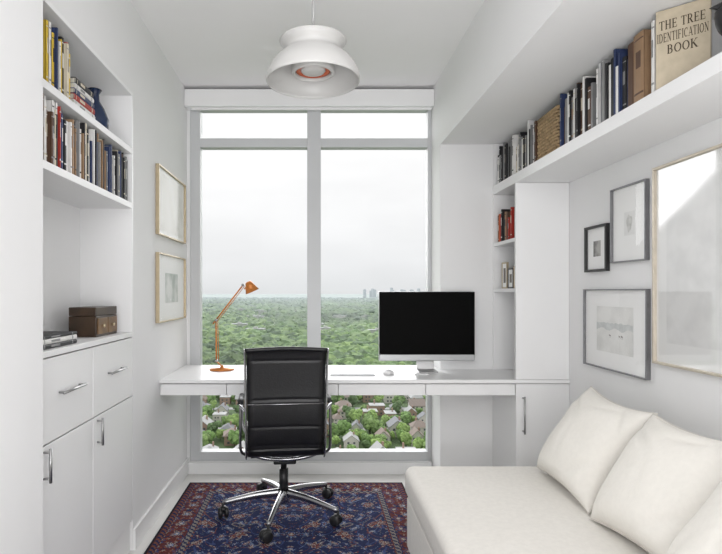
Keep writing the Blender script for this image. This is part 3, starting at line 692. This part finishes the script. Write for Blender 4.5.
GL={
'T':(0.86,[(0.4,0,0.4,1,K),(0.02,0.96,0.78,0.96,T_),(0.05,0.78,0.05,0.97,T_),(0.75,0.78,0.75,0.97,T_),sb(0.4,0.035)]),
'H':(0.98,[(0.18,0,0.18,1,K),(0.72,0,0.72,1,K),(0.18,0.5,0.72,0.5,T_),sb(0.18,0.035),sb(0.18,0.965),sb(0.72,0.035),sb(0.72,0.965)]),
'E':(0.82,[(0.18,0,0.18,1,K),(0.05,0.96,0.68,0.96,T_),(0.05,0.04,0.70,0.04,T_),(0.18,0.5,0.55,0.5,T_),(0.66,0.78,0.66,0.97,T_),(0.68,0.03,0.68,0.24,T_),(0.55,0.4,0.55,0.6,T_)]),
'F':(0.80,[(0.18,0,0.18,1,K),(0.05,0.96,0.66,0.96,T_),(0.18,0.5,0.52,0.5,T_),(0.64,0.78,0.64,0.97,T_),(0.52,0.4,0.52,0.6,T_),sb(0.18,0.035)]),
'I':(0.46,[(0.21,0,0.21,1,K),sb(0.21,0.035),sb(0.21,0.965)]),
'R':(0.92,[(0.18,0,0.18,1,K),(0.05,0.96,0.4,0.96,T_),(0.18,0.48,0.4,0.48,T_),sb(0.18,0.035),(0.4,0.48,0.72,0.03,K),(0.66,0.035,0.86,0.035,0.07)]+arc(0.38,0.72,0.24,0.24,-90,90)),
'D':(0.94,[(0.18,0,0.18,1,K),(0.05,0.96,0.4,0.96,T_),(0.05,0.04,0.4,0.04,T_)]+arc(0.38,0.5,0.36,0.46,-90,90,10)),
'B':(0.86,[(0.18,0,0.18,1,K),(0.05,0.96,0.4,0.96,T_),(0.05,0.04,0.4,0.04,T_),(0.18,0.52,0.4,0.52,T_)]+arc(0.38,0.74,0.2,0.22,-90,90)+arc(0.38,0.28,0.26,0.24,-90,90)),
'N':(0.98,[(0.18,0,0.18,1,T_),(0.74,0,0.74,1,T_),(0.18,0.98,0.74,0.02,K),sb(0.18,0.035,0.3),sb(0.14,0.965,0.26),sb(0.74,0.965,0.3)]),
'C':(0.92,arc(0.46,0.5,0.36,0.46,50,310,14)+[(0.70,0.68,0.70,0.96,T_)]),
'A':(0.94,[(0.12,0.02,0.45,0.98,T_),(0.45,0.98,0.78,0.02,K),(0.24,0.34,0.66,0.34,T_),sb(0.12,0.035,0.26),sb(0.78,0.035,0.32)]),
'O':(0.98,arc(0.46,0.5,0.36,0.46,0,360,18)),
'K':(0.94,[(0.18,0,0.18,1,K),(0.2,0.42,0.7,0.96,T_),(0.36,0.56,0.76,0.03,K),sb(0.18,0.035),sb(0.18,0.965),sb(0.7,0.965,0.28),sb(0.78,0.035,0.3)]),
' ':(0.45,[])}
def serif(txt,cx,cz,width,h,parent):
    tot_=sum(GL[c][0] for c in txt); sxx=width/tot_; V=[];Fc=[]; x_=cx-width/2
    for c in txt:
        for (p0x,p0y,p1x,p1y,wd_) in GL[c][1]:
            dx,dy=p1x-p0x,p1y-p0y; l_=math.hypot(dx,dy) or 1; ex,ey=-dy/l_*wd_/2,dx/l_*wd_/2
            n_=len(V)
            for (u_,v_) in ((p0x+ex,p0y+ey),(p0x-ex,p0y-ey),(p1x-ex,p1y-ey),(p1x+ex,p1y+ey)):
                V.append((x_+u_*sxx,-0.0006,cz+v_*h))
            Fc.append((n_,n_+1,n_+2,n_+3))
        x_+=GL[c][0]*sxx
    return mk('lettering',V,Fc,lt,parent=parent,label='dark printed serif title lettering',fix=False)
serif('THE TREE',Wb/2-0.001,0.196,0.126,0.030,tbk)
serif('IDENTIFICATION',Wb/2,0.155,0.140,0.030,tbk)
serif('BOOK',Wb/2,0.114,0.084,0.030,tbk)
XF.pop()
XF.append(Matrix.Translation((xs+0.060,Y(0.420),zs_))@Matrix.Rotation(math.radians(-110),4,'Z'))
bd=empty('bird_ornament',(0,0,0),'small black carved bird ornament on the wall shelf','ornament')
V,Fc=lathe([(0.001,0.001),(0.025,0.001),(0.025,0.008),(0.006,0.012),(0.005,0.05)],(0,0,0),20); mk('base',V,Fc,'black',True,bd)
V,Fc=tube(spline([(0,0.07,0.05),(0,0.03,0.07),(0,0,0.09),(0,-0.015,0.12),(0,-0.02,0.15),(0,-0.05,0.152)],5),[0.002,0.006,0.01,0.014,0.018,0.022,0.024,0.026,0.027,0.027,0.027,0.027,0.026,0.025,0.024,0.022,0.021,0.02,0.02,0.019,0.018,0.014,0.008,0.005,0.003,0.001],14); mk('bird_body',V,Fc,'black',True,bd)
XF.pop()
row(yc0+0.022,yc1-0.02,-1,xs+0.015,Z(45),0.13,0.20,0.14,0.18,0.010,0.024,['red','orange','black','tan','white','red','brown','black'],'books in the bookcase cubby','in the tall bookcase')
for (yy,hh,mm,tx) in ((yc0+0.03,0.13,'gold','small gilt standing photo frame in the bookcase'),(yc0+0.125,0.12,'blackf','small black standing photo frame in the bookcase'),(yc0+0.225,0.16,'gold','taller gilt standing photo frame in the bookcase')):
    pf=empty('photo_frame',(xs+0.05,yy,Z(3)),tx,'photo frame')
    ww=0.085
    boxes('frame',[(xs+0.03,xs+0.042,yy,yy+0.008,Z(3)+0.001,Z(3)+hh),(xs+0.03,xs+0.042,yy+ww-0.008,yy+ww,Z(3)+0.001,Z(3)+hh),(xs+0.03,xs+0.042,yy+0.008,yy+ww-0.008,Z(3)+0.001,Z(3)+0.009),(xs+0.03,xs+0.042,yy+0.008,yy+ww-0.008,Z(3)+hh-0.008,Z(3)+hh)],mm,pf)
    box('photo_mount',xs+0.033,xs+0.040,yy+0.008,yy+ww-0.008,Z(3)+0.009,Z(3)+hh-0.008,'mount',pf)
    box('photo',xs+0.0322,xs+0.0329,yy+0.025,yy+ww-0.025,Z(3)+0.035,Z(3)+hh-0.035,'ink',pf)

# ================= EXTERIOR
GZ=-64.0
HAZE_COL=(0.49,0.545,0.56)
def hazemat(name,base,nscale=None,dark=None,attr=False,hmax=0.97):  # distance haze painted into the base colour, growing with world Y
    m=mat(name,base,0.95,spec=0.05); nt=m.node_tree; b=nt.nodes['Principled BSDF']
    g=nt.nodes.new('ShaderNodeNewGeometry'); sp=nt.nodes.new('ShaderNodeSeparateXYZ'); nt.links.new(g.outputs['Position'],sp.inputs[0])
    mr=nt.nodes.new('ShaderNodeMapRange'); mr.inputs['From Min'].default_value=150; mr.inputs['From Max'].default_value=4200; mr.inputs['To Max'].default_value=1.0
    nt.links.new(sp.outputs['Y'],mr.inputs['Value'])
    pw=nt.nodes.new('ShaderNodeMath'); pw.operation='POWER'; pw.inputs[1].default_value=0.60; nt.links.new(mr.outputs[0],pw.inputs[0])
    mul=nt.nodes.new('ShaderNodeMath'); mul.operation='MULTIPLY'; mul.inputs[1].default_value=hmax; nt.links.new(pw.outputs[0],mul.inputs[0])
    mx=nt.nodes.new('ShaderNodeMixRGB'); nt.links.new(mul.outputs[0],mx.inputs[0]); mx.inputs[2].default_value=(*HAZE_COL,1); mx.inputs[1].default_value=(*base,1)
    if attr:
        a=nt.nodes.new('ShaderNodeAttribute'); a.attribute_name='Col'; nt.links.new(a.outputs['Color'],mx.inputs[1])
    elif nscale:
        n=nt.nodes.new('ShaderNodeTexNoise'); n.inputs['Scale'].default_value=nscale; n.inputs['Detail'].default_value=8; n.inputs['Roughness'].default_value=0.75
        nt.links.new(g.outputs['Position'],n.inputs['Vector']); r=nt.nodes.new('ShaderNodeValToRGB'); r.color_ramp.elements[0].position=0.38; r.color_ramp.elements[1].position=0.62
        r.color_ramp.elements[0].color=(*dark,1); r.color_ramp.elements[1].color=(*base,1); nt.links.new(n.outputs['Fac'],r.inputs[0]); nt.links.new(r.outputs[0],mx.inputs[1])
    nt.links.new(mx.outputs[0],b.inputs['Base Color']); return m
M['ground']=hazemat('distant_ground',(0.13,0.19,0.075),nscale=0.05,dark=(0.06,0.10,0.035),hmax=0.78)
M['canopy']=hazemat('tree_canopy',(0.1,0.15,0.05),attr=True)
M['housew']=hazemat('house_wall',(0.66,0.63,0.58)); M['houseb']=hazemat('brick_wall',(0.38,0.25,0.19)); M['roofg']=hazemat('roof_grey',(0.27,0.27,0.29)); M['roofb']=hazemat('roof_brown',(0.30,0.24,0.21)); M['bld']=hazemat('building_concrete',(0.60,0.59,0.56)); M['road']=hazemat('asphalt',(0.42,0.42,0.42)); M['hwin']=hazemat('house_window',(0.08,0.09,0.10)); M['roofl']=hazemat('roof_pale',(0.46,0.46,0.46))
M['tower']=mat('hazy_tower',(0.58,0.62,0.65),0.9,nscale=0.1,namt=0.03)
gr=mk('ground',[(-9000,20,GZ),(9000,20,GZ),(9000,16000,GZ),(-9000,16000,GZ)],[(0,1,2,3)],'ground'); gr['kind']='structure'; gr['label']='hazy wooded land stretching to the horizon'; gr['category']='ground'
bm=bmesh.new(); bmesh.ops.create_icosphere(bm,subdivisions=2,radius=1); bm.verts.ensure_lookup_table()
IV=np.array([v.co[:] for v in bm.verts]); IF=np.array([[v.index for v in f.verts] for f in bm.faces]); bm.free()
rs=np.random.RandomState(5)
ROADS=(214,252,296,340)
hp=[]
for k_ in range(8000):
    y=rs.uniform(188,368); x=rs.uniform(-0.26,0.26)*y
    if any(abs(y-r_)<8 for r_ in ROADS): continue
    if all(abs(x-a)>10 or abs(y-b)>11.5 for a,b in hp): hp.append((x,y))
hp=hp[:150]
def house(x,y,rot,wm,rm,lab,sc,kind,w_,l_):
    XF.append(Matrix.Translation((x,y,GZ))@Matrix.Rotation(rot,4,'Z')@Matrix.Scale(sc,4))
    h=empty('house',(0,0,0),lab,'house',group='suburban houses below the window')
    e=5.8; rz=3.4
    if kind=='flat':
        box('house_walls',-w_,w_,-l_,l_,0,e+1,wm,h); box('roof',-w_-.3,w_+.3,-l_-.3,l_+.3,e+1,e+1.5,'roofl',h)
    elif kind=='hip':
        box('house_walls',-w_,w_,-l_,l_,0,e,wm,h); o=0.7
        V=[(-w_-o,-l_-o,e),(w_+o,-l_-o,e),(w_+o,l_+o,e),(-w_-o,l_+o,e),(0,-l_*0.35,e+rz),(0,l_*0.35,e+rz)]
        mk('roof',V,[(0,1,4),(1,2,5,4),(2,3,5),(3,0,4,5),(0,3,2,1)],rm,parent=h)
    else:
        V=[(-w_,-l_,0),(w_,-l_,0),(w_,l_,0),(-w_,l_,0),(-w_,-l_,e),(w_,-l_,e),(w_,l_,e),(-w_,l_,e),(0,-l_,e+3.8),(0,l_,e+3.8)]
        mk('house_walls',V,[(0,1,5,8,4),(2,3,7,9,6),(1,2,6,5),(3,0,4,7),(0,3,2,1)],wm,parent=h)
        o=0.6; t=0.3; r=3.8/w_
        A=[(-w_-o,-l_-o,e-o*r+.1),(0,-l_-o,e+3.9),(w_+o,-l_-o,e-o*r+.1),(-w_-o,l_+o,e-o*r+.1),(0,l_+o,e+3.9),(w_+o,l_+o,e-o*r+.1)]
        V=A+[(a,b,c+t) for a,b,c in A]
        mk('roof',V,[(0,1,4,3),(1,2,5,4),(6,9,10,7),(7,10,11,8),(0,6,7,1),(1,7,8,2),(3,4,10,9),(4,5,11,10),(0,3,9,6),(2,8,11,5)],rm,parent=h)
    box('chimney',1.5,2.5,1,2,e+1.5,e+4.6,'houseb',h)
    L=[]
    for zz in (1.0,3.8):
        for xx in (-2.8,1.2): L.append((xx,xx+1.4,-l_-0.06,-l_-0.01,zz,zz+1.3))
        for yy in (-3.5,0,2.4): L.append((-w_-0.06,-w_-0.01,yy,yy+1.3,zz,zz+1.3)); L.append((w_+0.01,w_+0.06,yy,yy+1.3,zz,zz+1.3))
    boxes('house_windows',L,'hwin',h)
    XF.pop()
for i,(x,y) in enumerate(hp):
    wm,wn=[('housew','pale rendered'),('houseb','red brick'),('housew','pale rendered')][rs.randint(3)]; rm,rn=[('roofg','grey'),('roofb','brown'),('roofl','pale grey')][rs.randint(3)]
    kd=['gable','hip','gable','flat','hip'][rs.randint(5)]
    house(x,y,rs.choice([0,math.pi/2,0.15,0,-0.12]),wm,rm,'%s house with %s %s roof among trees'%(wn,rn if kd!='flat' else 'pale',{'gable':'gabled','hip':'hipped','flat':'flat'}[kd]),rs.uniform(0.55,0.78),kd,rs.uniform(3.8,5.2),rs.uniform(4.4,6.0))
for y in ROADS:
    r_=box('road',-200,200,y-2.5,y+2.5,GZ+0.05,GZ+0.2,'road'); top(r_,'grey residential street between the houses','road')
def crown(nb,R,rs):
    V=[];Fc=[];Cc=[]
    for k_ in range(nb):
        a=rs.uniform(0,6.28); rr_=R*0.6*math.sqrt(rs.rand()); z=R*(0.9+rs.uniform(-0.4,0.6)); s=R*rs.uniform(0.22,0.44)
        jit=1+0.28*(rs.rand(len(IV),1)-0.5)*2
        v=IV*jit*s+np.array([rr_*math.cos(a),rr_*math.sin(a),z]); n=sum(len(q_) for q_ in V)
        V.append(v); Fc.append(IF+n); c=rs.uniform(0.75,1.25); Cc.append(np.full((len(IF)),c)*rs.uniform(0.75,1.25,len(IF)))
    return np.concatenate(V),np.concatenate(Fc),np.concatenate(Cc)
def colmesh(name,V,Fa,Cf):
    me=bpy.data.meshes.new(name); me.from_pydata(V.tolist(),[],Fa.tolist()); me.update()
    ca=me.color_attributes.new('Col','FLOAT_COLOR','CORNER')
    a=np.ones((len(Fa),3,4),dtype=np.float32); a[:,:,:3]=Cf[:,None,:]; ca.data.foreach_set('color',a.ravel()); return me
greens=[np.array((0.15,0.25,0.07)),np.array((0.22,0.33,0.09)),np.array((0.09,0.15,0.05)),np.array((0.18,0.27,0.085))]
tm=[]
for k_ in range(6):
    v,f,c=crown(26,4.2,rs); v[:,2]+=1.0
    tv,tf=tube([(0,0,0),(0,0,5)],0.35,6); 
    n=len(v); V=np.concatenate([v,np.array(tv)]); 
    tri=[]
    for q_ in tf:
        for j in range(1,len(q_)-1): tri.append((q_[0]+n,q_[j]+n,q_[j+1]+n))
    Fa=np.concatenate([f,np.array(tri)]); Cf=np.concatenate([c[:,None]*greens[k_%4]*1.15,np.tile((0.06,0.045,0.03),(len(tri),1))])
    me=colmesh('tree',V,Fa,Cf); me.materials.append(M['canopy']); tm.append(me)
tn=['mid green','bright yellow-green','dark green','soft green']
cnt=0; tries=0; tp=[]
while cnt<298 and tries<80000:
    tries+=1
    y=rs.uniform(182,370); x=rs.uniform(-0.26,0.26)*y
    s=rs.uniform(0.35,0.95)
    if any(abs(x-a)<3.4+2.4*s and abs(y-b)<3.9+2.4*s for a,b in hp): continue
    if any(abs(y-q_)<2.5+1.8*s for q_ in ROADS): continue
    if any((x-a)**2+(y-b)**2<(2.9*(s+s2))**2 for a,b,s2 in tp): continue
    tp.append((x,y,s))
    k_=rs.randint(6); o=bpy.data.objects.new('tree',tm[k_]); o.location=(x,y,GZ); o.scale=(s,s,s*rs.uniform(0.9,1.2)); o.rotation_euler=(0,0,rs.uniform(0,6))
    COL.objects.link(o); top(o,'%s leafy tree beside suburban houses'%tn[k_%4],'tree',group='trees between the houses'); cnt+=1
VV=[];FF=[];CC=[];n=0
k_=0
bl_=[]
for i in range(45):
    for _ in range(20):
        y=rs.uniform(650,2600); x=rs.uniform(-0.25,0.25)*y; w_=rs.uniform(7,16)
        if all(abs(x-a)>w_+b_+5 or abs(y-c_)>25 for a,c_,b_,h_ in bl_): break
    bl_.append((x,y,w_,rs.uniform(10,17)))
while k_<17000:
    y=375+ (rs.rand()**1.6)*3700; x=rs.uniform(-0.33,0.33)*y
    k_+=1
    if any(abs(x-a)<w_+6 and -28<y-b<16 for a,b,w_,h_ in bl_): continue
    R=rs.uniform(2.6,5.8)*(1+y/1900); g=greens[rs.randint(4)]*(1.0+0.7*noise.noise(Vector((x*0.008,y*0.003,3))))
    jit=1+0.28*(rs.rand(len(IV),1)-0.5)*2
    v=IV*jit*R*np.array([1,1,0.85 if y<1500 else 0.6])+np.array([x,y,GZ+R*0.8+rs.uniform(0,3)])
    VV.append(v);FF.append(IF+n);CC.append(np.tile(g,(len(IF),1))*rs.uniform(0.8,1.2,(len(IF),1))); n+=len(v)
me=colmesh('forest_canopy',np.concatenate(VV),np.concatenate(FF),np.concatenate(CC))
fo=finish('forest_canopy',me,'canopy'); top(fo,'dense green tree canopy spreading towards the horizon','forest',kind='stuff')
for x,y,w_,h_ in bl_:
    XF.append(Matrix.Translation((x,y,GZ))); b_=empty('low_building',(0,0,0),'pale flat-roofed building rising among the trees','building',group='distant low buildings')
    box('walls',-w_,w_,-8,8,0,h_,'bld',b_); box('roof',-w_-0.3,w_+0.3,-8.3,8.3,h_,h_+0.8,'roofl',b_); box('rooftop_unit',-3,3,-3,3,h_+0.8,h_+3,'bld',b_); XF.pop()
for i in range(16):
    y=5200+80*i; x=y*(0.165+rs.normal(0,0.035)); w_=rs.uniform(12,24); h_=rs.uniform(68,110)
    XF.append(Matrix.Translation((x,y,GZ))); b_=empty('tower_block',(0,0,0),'hazy distant tower on the skyline','building',group='distant skyline towers')
    box('walls',-w_,w_,-12,12,0,h_,'tower',b_); box('roof',-w_*.7,w_*.7,-8,8,h_,h_+4,'tower',b_); XF.pop()

# ================= WORLD & LIGHTS
wd=bpy.data.worlds.new('overcast'); S.world=wd; wd.use_nodes=True; nt=wd.node_tree; bg=nt.nodes['Background']
tc=nt.nodes.new('ShaderNodeTexCoord'); sp=nt.nodes.new('ShaderNodeSeparateXYZ'); nt.links.new(tc.outputs['Generated'],sp.inputs[0])
r=nt.nodes.new('ShaderNodeValToRGB'); nt.links.new(sp.outputs['Z'],r.inputs[0])
e=r.color_ramp.elements; e[0].position=0.0; e[0].color=(0.72,0.735,0.745,1); e[1].position=0.30; e[1].color=(0.97,0.97,0.97,1)
x_=e.new(0.05); x_.color=(0.80,0.81,0.82,1)
x_=e.new(0.15); x_.color=(0.88,0.885,0.89,1)
mp=nt.nodes.new('ShaderNodeMapping'); mp.inputs['Scale'].default_value=(1.5,1.5,6); nt.links.new(tc.outputs['Generated'],mp.inputs[0])
nz=nt.nodes.new('ShaderNodeTexNoise'); nz.inputs['Scale'].default_value=2.2; nz.inputs['Detail'].default_value=4; nt.links.new(mp.outputs[0],nz.inputs['Vector'])
mr=nt.nodes.new('ShaderNodeMapRange'); mr.inputs['From Min'].default_value=0.3; mr.inputs['From Max'].default_value=0.7; mr.inputs['To Min'].default_value=0.96; mr.inputs['To Max'].default_value=1.04; nt.links.new(nz.outputs['Fac'],mr.inputs['Value'])
nt.links.new(mr.outputs[0],bg.inputs[1])
nt.links.new(r.outputs[0],bg.inputs[0])
def area(name,loc,rot,sx_,sy_,power,col=(1,1,1)):
    l=bpy.data.lights.new(name,'AREA'); l.shape='RECTANGLE'; l.size=sx_; l.size_y=sy_; l.energy=power; l.color=col
    o=bpy.data.objects.new(name,l); o.location=loc; o.rotation_euler=rot; COL.objects.link(o); return o
area('high_fill',(0.1,-0.3,Z(CE)-0.05),(math.radians(35),0,0),1.4,1.2,13,(1,0.99,0.98))  # added fill lamp under the ceiling behind the camera, not a room fixture
area('rear_fill',(0.0,-0.9,1.5),(math.radians(97),0,0),1.8,1.6,18)  # added softbox-like fill from behind the camera, stands for no lamp in the room
area('bounce_fill',(0.1,-0.5,0.9),(math.radians(150),0,0),1.4,0.9,25,(1,0.985,1))  # added upward fill, unseen, brightens the ceiling like a bounced flash
def sun(name,rot,st,ang):
    l=bpy.data.lights.new(name,'SUN'); l.energy=st; l.angle=math.radians(ang); l.color=(0.99,0.995,1)
    o=bpy.data.objects.new(name,l); o.rotation_euler=[math.radians(a) for a in rot]; o.location=(0,10,20); COL.objects.link(o)
sun('overcast_sun',(-62,0,8),3.6,65)
S.view_settings.view_transform='Standard'; S.view_settings.look='None'; S.view_settings.exposure=0.10
# ================= CAMERA
cd=bpy.data.cameras.new('camera'); cam=bpy.data.objects.new('camera',cd); COL.objects.link(cam)
cam.location=(0,0,EH); cam.rotation_euler=(math.radians(90),0,0)
cd.sensor_width=36; cd.lens=36*F/722; cd.shift_x=47/722; cd.shift_y=15/722; cd.clip_start=0.02; cd.clip_end=20000
S.camera=cam
